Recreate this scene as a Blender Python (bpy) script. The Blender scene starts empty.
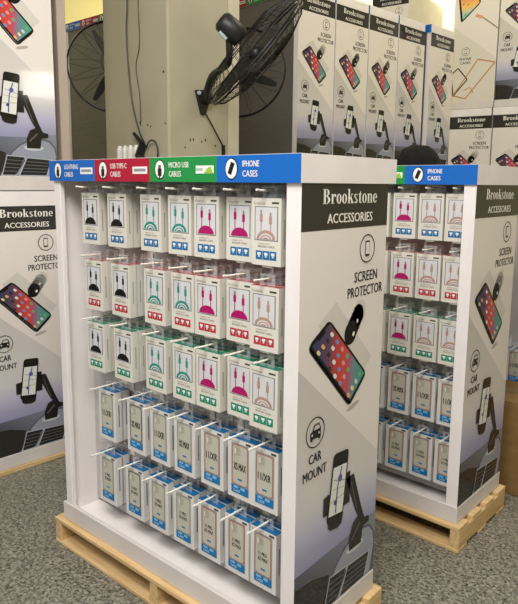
import bpy, bmesh, math, random
from math import sin, cos, pi, radians
from mathutils import Vector, Matrix
random.seed(7)
SC = bpy.context.scene
COL = SC.collection

# ------------------------------------------------------------------ camera
CAM = Vector((0.98088, -1.30608, 1.49268))
YAW, PITCH, ROLL = -0.7105, -0.1537, 0.0092
FPX, CYPX = 621.9067, 279.779
f_ = Vector((sin(YAW)*cos(PITCH), cos(YAW)*cos(PITCH), sin(PITCH)))
r0 = Vector((cos(YAW), -sin(YAW), 0)); u0 = r0.cross(f_)
r_ = r0*cos(ROLL) + u0*sin(ROLL); u_ = -r0*sin(ROLL) + u0*cos(ROLL)
cd = bpy.data.cameras.new('camera'); cam = bpy.data.objects.new('camera', cd); COL.objects.link(cam)
cam.matrix_world = Matrix(((r_.x, u_.x, -f_.x, CAM.x), (r_.y, u_.y, -f_.y, CAM.y), (r_.z, u_.z, -f_.z, CAM.z), (0, 0, 0, 1)))
cd.sensor_fit = 'HORIZONTAL'; cd.sensor_width = 36; cd.lens = FPX/518*36
cd.shift_y = (CYPX-302)/518; cd.clip_end = 60
SC.camera = cam

# ------------------------------------------------------------------ world, lights, exposure
vs = SC.view_settings
vs.view_transform = 'Standard'; vs.look = 'None'; vs.gamma = 1; vs.use_curve_mapping = False
vs.exposure = 0.0
W = bpy.data.worlds.new('world'); SC.world = W; W.use_nodes = True
bg = W.node_tree.nodes['Background']; bg.inputs[0].default_value = (1.0, 0.97, 0.92, 1); bg.inputs[1].default_value = 0.27
def area(name, loc, tgt, sx, sy, power, col):
    l = bpy.data.lights.new(name, 'AREA'); l.shape = 'RECTANGLE'; l.size = sx; l.size_y = sy
    l.energy = power; l.color = col
    o = bpy.data.objects.new(name, l); COL.objects.link(o); o.location = loc
    o.rotation_euler = (Vector(tgt)-Vector(loc)).to_track_quat('-Z', 'Y').to_euler()
    return o
area('ceiling_lamp_front', (0.80, -1.75, 3.8), (-0.6, 0.05, 0.4), 2.0, 1.4, 172, (1.0, 0.97, 0.95))
area('aisle_fill', (-0.5, -4.6, 3.0), (-0.6, 0.0, 0.8), 3.4, 1.0, 34, (1.0, 0.97, 0.95))  # low front fill, added to lighten the gaps between the box rows
area('ceiling_lamp_side', (3.4, -0.2, 3.8), (-0.3, 0.3, 0.8), 1.4, 3.0, 38, (1.0, 0.95, 0.88))
area('ceiling_lamp_rear', (-0.3, 3.4, 5.4), (-1.8, 4.6, 2.2), 1.0, 2.5, 82, (1.0, 0.92, 0.66))
area('ceiling_lamp_far', (-4.5, 6.2, 5.0), (-5.0, 9.0, 3.6), 5.0, 1.0, 420, (1.0, 0.90, 0.52))
area('ceiling_lamp_left', (-9.3, 2.0, 5.8), (-10.0, 2.0, 3.6), 0.8, 5.0, 240, (1.0, 0.94, 0.48))

# ------------------------------------------------------------------ materials
def lin(c):
    c /= 255.0
    return c/12.92 if c <= 0.04045 else ((c+0.055)/1.055)**2.4
def C(r, g, b): return (lin(r), lin(g), lin(b), 1.0)
def mat(name, col, rough=0.5, metal=0.0, spec=0.5, **kw):
    m = bpy.data.materials.new(name); m.use_nodes = True
    b = m.node_tree.nodes['Principled BSDF']
    b.inputs['Base Color'].default_value = col; b.inputs['Roughness'].default_value = rough
    b.inputs['Metallic'].default_value = metal; b.inputs['Specular IOR Level'].default_value = spec
    for k, v in kw.items(): b.inputs[k].default_value = v
    return m
def nd(m, t, **kw):
    n = m.node_tree.nodes.new(t)
    for k, v in kw.items(): setattr(n, k, v)
    return n
def noisy(name, c1, c2, scale, rough=0.6, bump=0.0, stretch=(1, 1, 1), detail=4, spec=0.4, pos=(0.3, 0.7)):
    m = mat(name, c1, rough, spec=spec); L = m.node_tree.links; b = m.node_tree.nodes['Principled BSDF']
    tc = nd(m, 'ShaderNodeTexCoord'); mp = nd(m, 'ShaderNodeMapping'); mp.inputs['Scale'].default_value = stretch
    n = nd(m, 'ShaderNodeTexNoise'); n.inputs['Scale'].default_value = scale; n.inputs['Detail'].default_value = detail
    r = nd(m, 'ShaderNodeValToRGB')
    r.color_ramp.elements[0].position, r.color_ramp.elements[1].position = pos
    r.color_ramp.elements[0].color = c1; r.color_ramp.elements[1].color = c2
    L.new(tc.outputs['Object'], mp.inputs[0]); L.new(mp.outputs[0], n.inputs['Vector'])
    L.new(n.outputs['Fac'], r.inputs[0]); L.new(r.outputs[0], b.inputs['Base Color'])
    if bump:
        bp = nd(m, 'ShaderNodeBump'); bp.inputs['Strength'].default_value = bump; bp.inputs['Distance'].default_value = 0.01
        L.new(n.outputs['Fac'], bp.inputs['Height']); L.new(bp.outputs[0], b.inputs['Normal'])
    return m
M = {}
M['card'] = noisy('white_cardboard', C(226, 220, 217), C(234, 229, 226), 6, 0.5)
M['traycard'] = noisy('tray_cardboard', C(204, 197, 191), C(212, 206, 200), 6, 0.5)
M['inner'] = noisy('inner_cardboard', C(230, 224, 219), C(237, 232, 227), 5, 0.45)
M['peg'] = noisy('grey_back_board', C(178, 173, 172), C(190, 185, 184), 9, 0.45)
M['hook'] = mat('ivory_hook_plastic', C(232, 228, 214), 0.4)
M['black'] = mat('black_plastic', C(24, 24, 24), 0.45)
M['blackm'] = mat('black_metal', C(20, 20, 19), 0.4, 0.3)
M['kraft'] = noisy('kraft_cardboard', C(118, 90, 50), C(132, 102, 60), 8, 0.75, stretch=(1, 1, 4))
M['taupe'] = noisy('taupe_cardboard', C(170, 156, 144), C(182, 168, 155), 3, 0.7)
M['tape'] = mat('olive_tape', C(112, 98, 58), 0.4)
M['hair'] = noisy('black_hair', C(7, 7, 7), C(14, 13, 12), 60, 0.95, 0.6, (1, 1, .2))
M['skin'] = mat('skin', C(190, 140, 112), 0.5)
M['shirt'] = noisy('navy_cloth', C(38, 42, 60), C(46, 52, 72), 40, 0.85)
M['trouser'] = noisy('charcoal_cloth', C(48, 48, 50), C(60, 60, 62), 40, 0.85)
M['white'] = mat('white_plastic', C(226, 224, 214), 0.4)
M['silver'] = mat('silver_sticker', C(170, 185, 190), 0.3)
M['wood'] = noisy('pine_wood', C(194, 160, 108), C(222, 192, 142), 6, 0.65, 0.15, (0.7, 9, 9), 6)
M['woody'] = noisy('pine_wood_cross', C(188, 154, 102), C(218, 188, 138), 6, 0.65, 0.15, (9, 0.7, 9), 6)
# printed card: colours come from the artwork's colour attribute
m = mat('printed_card', (1, 1, 1, 1), 0.06, spec=0.45); a = nd(m, 'ShaderNodeVertexColor'); a.layer_name = 'Col'
m.node_tree.links.new(a.outputs['Color'], m.node_tree.nodes['Principled BSDF'].inputs['Base Color']); M['art'] = m
# clear hang tabs
m = mat('clear_plastic', C(245, 248, 248), 0.12, spec=0.6); m.node_tree.nodes['Principled BSDF'].inputs['Alpha'].default_value = 0.14; M['clear'] = m
m = mat('frosted_plastic', C(240, 240, 240), 0.3); m.node_tree.nodes['Principled BSDF'].inputs['Alpha'].default_value = 0.8; M['frost'] = m
# grey wrapped sheet
m = noisy('grey_wrap_film', C(92, 88, 86), C(98, 94, 92), 3, 0.3, 0.0, spec=0.6)
L = m.node_tree.links; wv = nd(m, 'ShaderNodeTexNoise'); wv.inputs['Scale'].default_value = 5; wv.inputs['Detail'].default_value = 6; wv.inputs['Distortion'].default_value = 1.2
mp = nd(m, 'ShaderNodeMapping'); mp.inputs['Scale'].default_value = (1.2, 1, 4); mp.inputs['Rotation'].default_value = (0, 0.5, 0); tc = nd(m, 'ShaderNodeTexCoord')
bp = nd(m, 'ShaderNodeBump'); bp.inputs['Strength'].default_value = 0.22; bp.inputs['Distance'].default_value = 0.02
L.new(tc.outputs['Object'], mp.inputs[0]); L.new(mp.outputs[0], wv.inputs['Vector']); L.new(wv.outputs['Fac'], bp.inputs['Height']); L.new(bp.outputs[0], m.node_tree.nodes['Principled BSDF'].inputs['Normal']); M['film'] = m
# terrazzo / polished aggregate floor
m = mat('aggregate_floor', C(120, 118, 112), 0.42, spec=0.4); L = m.node_tree.links; b = m.node_tree.nodes['Principled BSDF']
tc = nd(m, 'ShaderNodeTexCoord')
v1 = nd(m, 'ShaderNodeTexVoronoi'); v1.inputs['Scale'].default_value = 130
v2 = nd(m, 'ShaderNodeTexNoise'); v2.inputs['Scale'].default_value = 85; v2.inputs['Detail'].default_value = 8
v3 = nd(m, 'ShaderNodeTexNoise'); v3.inputs['Scale'].default_value = 1.3
r1 = nd(m, 'ShaderNodeValToRGB'); r1.color_ramp.elements[0].color = C(48, 46, 38); r1.color_ramp.elements[1].color = C(168, 164, 148)
r1.color_ramp.elements[0].position = 0.15; r1.color_ramp.elements[1].position = 0.95
r2 = nd(m, 'ShaderNodeValToRGB'); r2.color_ramp.elements[0].color = C(44, 43, 35); r2.color_ramp.elements[1].color = C(156, 152, 136)
r2.color_ramp.elements[0].position = 0.34; r2.color_ramp.elements[1].position = 0.66
mx = nd(m, 'ShaderNodeMix', data_type='RGBA'); mx.inputs['Factor'].default_value = 0.5
sp = nd(m, 'ShaderNodeSeparateColor')
L.new(tc.outputs['Object'], v1.inputs['Vector']); L.new(tc.outputs['Object'], v2.inputs['Vector']); L.new(tc.outputs['Object'], v3.inputs['Vector'])
L.new(v1.outputs['Color'], sp.inputs[0]); L.new(sp.outputs[0], r1.inputs[0]); L.new(v2.outputs['Fac'], r2.inputs[0])
L.new(r1.outputs[0], mx.inputs['A']); L.new(r2.outputs[0], mx.inputs['B'])
L.new(mx.outputs['Result'], b.inputs['Base Color']); M['floor'] = m
M['pillar'] = noisy('painted_concrete', C(164, 158, 134), C(180, 173, 148), 2.2, 0.6, 0.1, detail=7)
M['pillar2'] = noisy('trunking_paint', C(196, 190, 166), C(206, 200, 176), 3, 0.5)
M['hole'] = mat('dark_hole', C(60, 54, 44), 0.9)
M['wall'] = noisy('cream_wall', C(232, 222, 176), C(240, 232, 188), 0.8, 0.7)
m = mat('bright_pane', (1, 1, 1, 1), 0.2); b = m.node_tree.nodes['Principled BSDF']; b.inputs['Emission Color'].default_value = (1, .98, .92, 1); b.inputs['Emission Strength'].default_value = 14; M['pane'] = m

# ------------------------------------------------------------------ mesh builder
class B:
    def __init__(s): s.v = []; s.f = []; s.c = []; s.m = []; s.mats = []
    def mi(s, k):
        if k not in s.mats: s.mats.append(k)
        return s.mats.index(k)
    def poly(s, pts, col=None, mk='art'):
        n = len(s.v); s.v += [tuple(p) for p in pts]; s.f.append(list(range(n, n+len(pts))))
        if col is None: col = (1, 1, 1, 1)
        s.c.append(col if isinstance(col, list) else [col]*len(pts)); s.m.append(s.mi(mk))
    def box(s, x0, x1, y0, y1, z0, z1, col=None, mk='card', top=None):
        p = [(x0, y0, z0), (x1, y0, z0), (x1, y1, z0), (x0, y1, z0), (x0, y0, z1), (x1, y0, z1), (x1, y1, z1), (x0, y1, z1)]
        n = len(s.v); s.v += p; k = s.mi(mk); col = col or (1, 1, 1, 1)
        for q in ((3, 2, 1, 0), (4, 5, 6, 7), (0, 1, 5, 4), (1, 2, 6, 5), (2, 3, 7, 6), (3, 0, 4, 7)):
            s.f.append([n+i for i in q]); s.c.append([top if (top and q == (4, 5, 6, 7)) else col]*4); s.m.append(k)
    def tube(s, pts, r, mk='black', n=8, cap=True):
        pts = [Vector(p) for p in pts]; rs = r if isinstance(r, (list, tuple)) else [r]*len(pts)
        t0 = (pts[1]-pts[0]).normalized(); a = t0.orthogonal().normalized(); base = len(s.v); k = s.mi(mk)
        for i, p in enumerate(pts):
            t = (pts[min(i+1, len(pts)-1)]-pts[max(i-1, 0)]).normalized()
            a = (a - t*a.dot(t)).normalized(); b = t.cross(a)
            for j in range(n):
                w = 2*pi*j/n; s.v.append(tuple(p+(a*cos(w)+b*sin(w))*rs[i]))
        for i in range(len(pts)-1):
            for j in range(n):
                q = [base+i*n+j, base+i*n+(j+1) % n, base+(i+1)*n+(j+1) % n, base+(i+1)*n+j]
                s.f.append(q); s.c.append([(1, 1, 1, 1)]*4); s.m.append(k)
        if cap:
            s.f.append([base+j for j in range(n)][::-1]); s.f.append([base+(len(pts)-1)*n+j for j in range(n)])
            s.c += [[(1, 1, 1, 1)]*n]*2; s.m += [k, k]
    def ring(s, c, ax, R, r, mk='black', n=40, m=5):
        c = Vector(c); ax = Vector(ax).normalized(); a = ax.orthogonal().normalized(); b = ax.cross(a); base = len(s.v); k = s.mi(mk)
        for i in range(n):
            w = 2*pi*i/n; d = a*cos(w)+b*sin(w)
            for j in range(m):
                q = 2*pi*j/m; s.v.append(tuple(c+d*(R+r*cos(q))+ax*(r*sin(q))))
        for i in range(n):
            for j in range(m):
                s.f.append([base+i*m+j, base+((i+1) % n)*m+j, base+((i+1) % n)*m+(j+1) % m, base+i*m+(j+1) % m]); s.c.append([(1, 1, 1, 1)]*4); s.m.append(k)
    def lathe(s, c, ax, prof, mk='black', n=24):
        c = Vector(c); ax = Vector(ax).normalized(); a = ax.orthogonal().normalized(); b = ax.cross(a); base = len(s.v); k = s.mi(mk)
        for (R, h) in prof:
            for i in range(n):
                w = 2*pi*i/n; s.v.append(tuple(c+(a*cos(w)+b*sin(w))*R+ax*h))
        for p in range(len(prof)-1):
            for i in range(n):
                s.f.append([base+p*n+i, base+p*n+(i+1) % n, base+(p+1)*n+(i+1) % n, base+(p+1)*n+i]); s.c.append([(1, 1, 1, 1)]*4); s.m.append(k)
    def mesh(s, name, bevel=0):
        me = bpy.data.meshes.new(name); me.from_pydata(s.v, [], s.f)
        for k in s.mats: me.materials.append(M[k])
        me.polygons.foreach_set('material_index', s.m)
        if 'art' in s.mats:
            at = me.color_attributes.new('Col', 'FLOAT_COLOR', 'CORNER')
            at.data.foreach_set('color', [x for fc in s.c for c in fc for x in c])
        me.update(); return me
    def build(s, name, parent=None, bevel=0, smooth=False):
        me = s.mesh(name)
        if smooth: me.polygons.foreach_set('use_smooth', [True]*len(me.polygons))
        return link(name, me, parent, bevel)
def link(name, me, parent=None, bevel=0):
    o = bpy.data.objects.new(name, me); COL.objects.link(o)
    if parent: o.parent = parent
    if bevel:
        md = o.modifiers.new('edge', 'BEVEL'); md.width = bevel; md.segments = 2; md.limit_method = 'ANGLE'
    return o
def tag(o, label, cat, group=None, kind=None):
    o['label'] = label; o['category'] = cat
    if group: o['group'] = group
    if kind: o['kind'] = kind
    return o
def struct(o): o['kind'] = 'structure'; return o
def empty(name, loc, rz=0, sc=1):
    o = bpy.data.objects.new(name, None); COL.objects.link(o); o.location = loc; o.rotation_euler = (0, 0, rz); o.scale = (sc,)*3
    o.empty_display_size = 0.1
    return o
def copy_tree(o, parent=None):
    c = o.copy(); COL.objects.link(c)
    if parent: c.parent = parent
    for ch in [x for x in COL.objects if x.parent == o]: copy_tree(ch, c)
    return c
def place(p, x, y, th, z0=0):
    return Vector((x+cos(th)*p[0]-sin(th)*p[1], y+sin(th)*p[0]+cos(th)*p[1], z0+p[2]))

# ------------------------------------------------------------------ flat artwork helpers
_tc = {}
def text2d(s):
    if s in _tc: return _tc[s]
    cu = bpy.data.curves.new('t', 'FONT'); cu.body = s; cu.size = 1; cu.resolution_u = 2
    o = bpy.data.objects.new('t', cu); COL.objects.link(o)
    bpy.context.view_layer.update()
    me = bpy.data.meshes.new_from_object(o.evaluated_get(bpy.context.evaluated_depsgraph_get()))
    vs_ = [(v.co.x, v.co.y) for v in me.vertices]; fs = [list(p.vertices) for p in me.polygons]
    bpy.data.objects.remove(o); bpy.data.curves.remove(cu); bpy.data.meshes.remove(me)
    x0 = min(v[0] for v in vs_); x1 = max(v[0] for v in vs_); y0 = min(v[1] for v in vs_); y1 = max(v[1] for v in vs_)
    _tc[s] = ([((v[0]-x0)/(x1-x0), (v[1]-y0)/(y1-y0)) for v in vs_], fs); return _tc[s]
class Art:
    """flat print on a plane: fn(a, b, layer) gives the 3D point"""
    def __init__(s, bld, fn): s.b = bld; s.fn = fn
    def poly(s, pts, col, lay=1): s.b.poly([s.fn(p[0], p[1], lay) for p in pts], col)
    def rect(s, a0, a1, b0, b1, col, lay=1): s.poly([(a0, b0), (a1, b0), (a1, b1), (a0, b1)], col, lay)
    def ell(s, a, b, ra, rb, col, lay=1, n=24, rot=0):
        s.poly([(a+ra*cos(t)*cos(rot)-rb*sin(t)*sin(rot), b+ra*cos(t)*sin(rot)+rb*sin(t)*cos(rot)) for t in [2*pi*i/n for i in range(n)]], col, lay)
    def ringe(s, a, b, ra, rb, w, col, lay=1, n=28, t0=0, t1=2*pi, wb=None):
        wb = w if wb is None else wb
        for i in range(n):
            p = t0+(t1-t0)*i/n; q = t0+(t1-t0)*(i+1)/n
            s.poly([(a+ra*cos(p), b+rb*sin(p)), (a+ra*cos(q), b+rb*sin(q)), (a+(ra-w)*cos(q), b+(rb-wb)*sin(q)), (a+(ra-w)*cos(p), b+(rb-wb)*sin(p))], col, lay)
    def stroke(s, pts, w, col, lay=1):
        for i in range(len(pts)-1):
            p = Vector(pts[i]); q = Vector(pts[i+1]); d = (q-p).normalized(); nn = Vector((-d.y, d.x))*w/2
            s.poly([p-nn, q-nn, q+nn, p+nn], col, lay)
    def text(s, t, a0, a1, b, h, col, lay=1):
        vs_, fs = text2d(t)
        e = .05*h                                # second strike thickens the strokes
        for k in (0, 1):
            for f in fs: s.poly([(a0+vs_[i][0]*(a1-a0-e)+e*k, b+vs_[i][1]*h) for i in f], col, lay+k*.25)
    def rrect(s, P, ru, rv, col, lay=1):
        pts = []
        for (cu_, cv_, st) in ((1-ru, 1-rv, 0), (ru, 1-rv, 1), (ru, rv, 2), (1-ru, rv, 3)):
            for k in range(5):
                t = (st+k/4)*pi/2; pts.append(P(cu_+ru*cos(t), cv_+rv*sin(t)))
        s.poly(pts, col, lay)
    def brand(s, a0, a1, b, h, col, lay=1):
        """condensed high contrast serif lettering"""
        sc = (a1-a0)/5.35; X = [a0]
        def T(p): return (X[0]+p[0]*sc, b+p[1]*h)
        def R(x0, x1, y0, y1): s.poly([T((x0, y0)), T((x1, y0)), T((x1, y1)), T((x0, y1))], col, lay)
        def G(*pts): s.poly([T(p) for p in pts], col, lay)
        def ring(cx, cy, ra, rb, ia, ib, t0=0, t1=360, n=20):
            for i in range(n):
                p = radians(t0+(t1-t0)*i/n); q = radians(t0+(t1-t0)*(i+1)/n)
                G((cx+ra*cos(p), cy+rb*sin(p)), (cx+ra*cos(q), cy+rb*sin(q)), (cx+ia*cos(q), cy+ib*sin(q)), (cx+ia*cos(p), cy+ib*sin(p)))
        def disc(cx, cy, rx, ry): G(*[(cx+rx*cos(2*pi*i/10), cy+ry*sin(2*pi*i/10)) for i in range(10)])
        for ch in 'Brookstone':
            if ch == 'B':
                R(.08, .27, 0, 1); R(0, .35, 0, .045); R(0, .35, .955, 1)
                ring(.3, .76, .3, .24, .12, .195, -90, 90); ring(.3, .27, .38, .27, .18, .225, -90, 90); w = .76
            elif ch == 'r':
                R(.06, .22, 0, .66); R(0, .32, 0, .045); R(0, .1, .62, .66); disc(.4, .56, .08, .1); G((.22, .48), (.34, .6), (.42, .66), (.3, .65), (.22, .56)); w = .53
            elif ch == 'o':
                ring(.24, .335, .24, .345, .09, .305); w = .55
            elif ch == 'k':
                R(.06, .22, 0, 1); R(0, .3, 0, .045); R(0, .1, .955, 1); G((.22, .28), (.46, .63), (.41, .63), (.22, .35)); R(.33, .56, .62, .66)
                G((.27, .36), (.36, .48), (.58, .04), (.4, .04)); R(.35, .62, 0, .045); w = .66
            elif ch == 's':
                ring(.19, .5, .18, .165, .07, .125, 20, 270, 12); ring(.19, .175, .19, .18, .06, .13, -160, 90, 12); G((.05, .44), (.14, .5), (.34, .24), (.26, .14)); w = .45
            elif ch == 't':
                R(.09, .25, .08, .66); G((.09, .66), (.25, .66), (.25, .88)); R(0, .37, .615, .66); ring(.25, .12, .16, .13, .0, .08, 180, 330, 8); w = .42
            elif ch == 'n':
                R(.06, .22, 0, .66); R(0, .29, 0, .045); R(0, .1, .62, .66); R(.38, .54, 0, .5); R(.32, .62, 0, .045); ring(.36, .46, .18, .21, .02, .15, 0, 140, 10); w = .66
            else:
                ring(.23, .335, .23, .345, .085, .305, 0, 325); R(.1, .45, .33, .375); w = .5
            X[0] += w*sc

WL = -1.178
D, DH, ZT, ZP, ZHB, ZHT, ZB, WD = 0.449, 0.493, 0.184, 0.112, 1.497, 1.571, 1.367, 1.2
BLK = C(36, 34, 33); CREAM = C(226, 219, 211); OFFW = C(236, 232, 224)
def lerp(a, b, t): return tuple(a[i]+(b[i]-a[i])*t for i in range(4))
def ramp(stops, t):
    for i in range(len(stops)-1):
        if t <= stops[i+1][0]:
            return lerp(stops[i][1], stops[i+1][1], (t-stops[i][0])/(stops[i+1][0]-stops[i][0]))
    return stops[-1][1]
def phone_icon(A, a, b, r, lay=6):
    A.ringe(a, b, r, r, .0035, BLK, lay); A.rect(a-.012, a+.012, b-.024, b+.024, BLK, lay); A.rect(a-.0095, a+.0095, b-.017, b+.019, CREAM, lay+1)
def smartphone(A, P, cols, lay=4):
    A.rrect(lambda u, v: (P(u, v)[0]-.006, P(u, v)[1]-.008), .07, .14, C(26, 26, 28), lay)
    A.rrect(lambda u, v: (P(u, v)[0]-.003, P(u, v)[1]-.004), .07, .14, C(126, 122, 118), lay)
    A.rrect(P, .07, .14, C(20, 20, 22), lay+1)
    n, k = 10, 4
    for i in range(n):
        for j in range(k):
            q = [(.04+.92*(i+a)/n, .07+.86*(j+b)/k) for a, b in ((0, 0), (1, 0), (1, 1), (0, 1))]
            A.poly([P(*p) for p in q], [ramp(cols, min(1, max(0, p[0]*.95+(.5-p[1])*.35+.03))) for p in q], lay+2)
    A.poly([P(.04, .32), P(.04, .68), P(.065, .66), P(.065, .34)], C(20, 20, 22), lay+3)
    ic = [C(226, 224, 220), C(110, 170, 110), C(228, 170, 110), C(110, 140, 196), C(206, 202, 200), C(52, 50, 54), C(206, 150, 150), C(226, 206, 150)]
    for i in range(5):
        for j in range(4):
            if (i*4+j) % 9 == 7: continue
            u = .13+i*.13; v = .16+j*.225
            A.rrect(lambda s, t: P(u+.06*s, v+.11*t), .3, .3, ic[(i*3+j*5) % 8], lay+3)
    for j in range(4):
        A.rrect(lambda s, t: P(.865+.06*s, .165+j*.225+.11*t), .3, .3, ic[(j*3+1) % 8], lay+3)
SUNSET = [(0, C(58, 62, 92)), (.25, C(92, 70, 92)), (.45, C(196, 66, 50)), (.62, C(206, 74, 66)), (.72, C(160, 84, 120)), (.82, C(96, 140, 142)), (1, C(74, 150, 132))]
CORAL = [(0, C(238, 120, 80)), (.4, C(240, 130, 90)), (.75, C(245, 190, 90)), (1, C(150, 200, 190))]
def art_screen(A):
    A.rect(0, D, ZT-.02, ZHB, CREAM, 1)
    A.rect(0, D, ZB, ZHB, C(52, 50, 47), 2)
    A.brand(.0953, .3706, 1.4385, .041, OFFW, 3); A.text('ACCESSORIES', .119, .359, 1.3845, .027, OFFW, 3)
    phone_icon(A, .335, 1.301, .0435)
    A.text('SCREEN', .268, .400, 1.202, .0315, BLK, 3); A.text('PROTECTOR', .2335, .4345, 1.157, .0315, BLK, 3)
    # glass sheet, phone, round applicator with its trail
    A.poly([(.1748, 1.1569), (.0884, 1.1007), (.2941, .8789), (.3852, .9529)], C(208, 203, 194), 2)
    for (a, b, c) in ((.304, 1.110, C(206, 201, 193)), (.294, 1.098, C(176, 172, 165)), (.282, 1.083, C(138, 135, 129)), (.270, 1.068, C(88, 85, 81))):
        A.ell(a, b, .037, .033, c, 3, rot=radians(60))
    A.ell(.257, 1.052, .038, .033, C(22, 21, 20), 4, rot=radians(60))
    A.ell(.272, 1.046, .006, .008, OFFW, 5, 10, rot=-.5); A.ell(.292, 1.083, .005, .007, C(225, 221, 214), 5, 10, rot=-.5)
    A.ell(.285, .815, .035, .008, C(176, 171, 163), 2, 14, rot=.25)
    tl, l_, bt, rt = (.1419, 1.1109), (.0436, 1.052), (.2665, .826), (.3560, .905)
    def P(u, v):
        a = [tl[i]*(1-u)*(1-v)+rt[i]*u*(1-v)+l_[i]*(1-u)*v+bt[i]*u*v for i in (0, 1)]; return (a[0], a[1])
    smartphone(A, P, SUNSET)
    # lower printed photograph
    st = [(0, C(196, 191, 184)), (.35, C(204, 199, 193)), (.70, C(208, 204, 202)), (.84, C(184, 182, 202)), (1, C(142, 144, 174))]
    zs = [.99, .9, .8, .7, .615, .56, .52, .48, .45, .42, .36]
    def dg(z): return min(D, max(0.0, (.99-z)/(.99-.615)*D))
    for i in range(len(zs)-1):
        a, b = zs[i], zs[i+1]; ca = ramp(st, (.99-a)/.6); cb = ramp(st, min(1, (.99-b)/.6))
        q = [(0, a), (0, b), (dg(b), b), (dg(a), a)]; cc = [ca, cb, cb, ca]
        if i == 0: q = q[:3]; cc = cc[:3]
        A.poly(q, cc, 2)
    A.ringe(.0852, .79, .046, .046, .0035, BLK, 6)
    A.poly([(.06, .772), (.06, .792), (.07, .797), (.079, .814), (.104, .814), (.112, .797), (.112, .772)], BLK, 6)
    A.poly([(.076, .798), (.082, .810), (.101, .810), (.106, .798)], C(200, 195, 188), 7)
    A.ell(.069, .785, .004, .004, C(200, 195, 188), 7, 8); A.ell(.103, .785, .004, .004, C(200, 195, 188), 7, 8); A.rect(.063, .071, .766, .773, BLK, 6); A.rect(.101, .109, .766, .773, BLK, 6)
    A.text('CAR', .055, .118, .699, .029, BLK, 6); A.text('MOUNT', .0285, .146, .652, .029, BLK, 6)
    A.poly([(0, ZT), (D, ZT), (D, .402), (.27, .380), (0, .372)], [C(70, 72, 80), C(108, 112, 124), C(132, 137, 152), C(120, 124, 138), C(84, 86, 96)], 3)
    A.poly([(0, ZT), (.155, ZT), (.176, .298), (.09, .325), (0, .332)], C(44, 42, 41), 4)
    A.poly([(.13, ZT), (.205, .308), (.25, .345), (.30, .368), (.36, .378), (.415, .366), (.444, .33), (.449, .30), (.449, ZT)], C(88, 92, 102), 4)
    A.poly([(.142, ZT), (.212, .303), (.255, .338), (.30, .360), (.36, .370), (.408, .359), (.434, .33), (.443, .285), (.42, ZT)], C(146, 151, 164), 5)
    for q in ([(.182, .283), (.272, .278), (.218, .190), (.154, .190)], [(.285, .275), (.412, .268), (.385, .190), (.243, .190)]):
        o = [(p[0]+(p[0]-sum(x[0] for x in q)/4)*.1, p[1]+(p[1]-.235)*.1) for p in q]
        A.poly(o, C(176, 180, 188), 6); A.poly(q, C(40, 39, 40), 7)
        for k in range(1, 5):
            t = k/5; a = (q[0][0]+(q[3][0]-q[0][0])*t, q[0][1]+(q[3][1]-q[0][1])*t); b = (q[1][0]+(q[2][0]-q[1][0])*t, q[1][1]+(q[2][1]-q[1][1])*t)
            A.stroke([a, b], .004, C(92, 93, 98), 8)
    A.stroke([(.272, .268), (.222, .196)], .006, C(60, 60, 64), 8)
    A.ell(.322, .327, .052, .014, C(196, 198, 202), 6)
    A.poly([(.255, .585), (.300, .588), (.350, .46), (.374, .408), (.403, .402), (.404, .382), (.366, .378), (.358, .325), (.286, .325), (.285, .37), (.305, .415), (.335, .428), (.315, .46)], C(36, 34, 33), 8)
    A.stroke([(.30, .36), (.345, .40)], .008, C(92, 90, 88), 9); A.stroke([(.285, .565), (.325, .455)], .006, C(78, 76, 74), 9)
    A.poly([(.246, .605), (.278, .605), (.280, .50), (.244, .50)], C(36, 34, 33), 8); A.poly([(.134, .565), (.165, .57), (.162, .505), (.134, .505)], C(36, 34, 33), 8)
    A.poly([(.158, .49), (.244, .48), (.236, .447), (.215, .44), (.18, .445), (.164, .455)], C(36, 34, 33), 8)
    pq = ((.183, .69), (.266, .684), (.240, .463), (.152, .474))
    def Q(u, v): return tuple(pq[3][i]*(1-u)*(1-v)+pq[2][i]*u*(1-v)+pq[0][i]*(1-u)*v+pq[1][i]*u*v for i in (0, 1))
    A.rrect(Q, .16, .07, C(24, 24, 25), 9); A.poly([Q(.07, .1), Q(.93, .1), Q(.93, .80), Q(.07, .80)], C(222, 222, 214), 10)
    A.stroke([Q(.1, .3), Q(.9, .36)], .004, C(190, 180, 140), 11); A.stroke([Q(.48, .12), Q(.45, .5), Q(.6, .78)], .006, C(70, 84, 170), 11)
    A.stroke([Q(.15, .62), Q(.9, .56)], .004, C(160, 175, 150), 11); A.ell(*Q(.55, .62), .012, .012, C(96, 88, 170), 12, 10); A.ell(*Q(.4, .28), .008, .008, C(60, 70, 140), 12, 10)
    A.stroke([Q(.12, .48), Q(.9, .47)], .003, C(190, 180, 140), 11)
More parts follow.
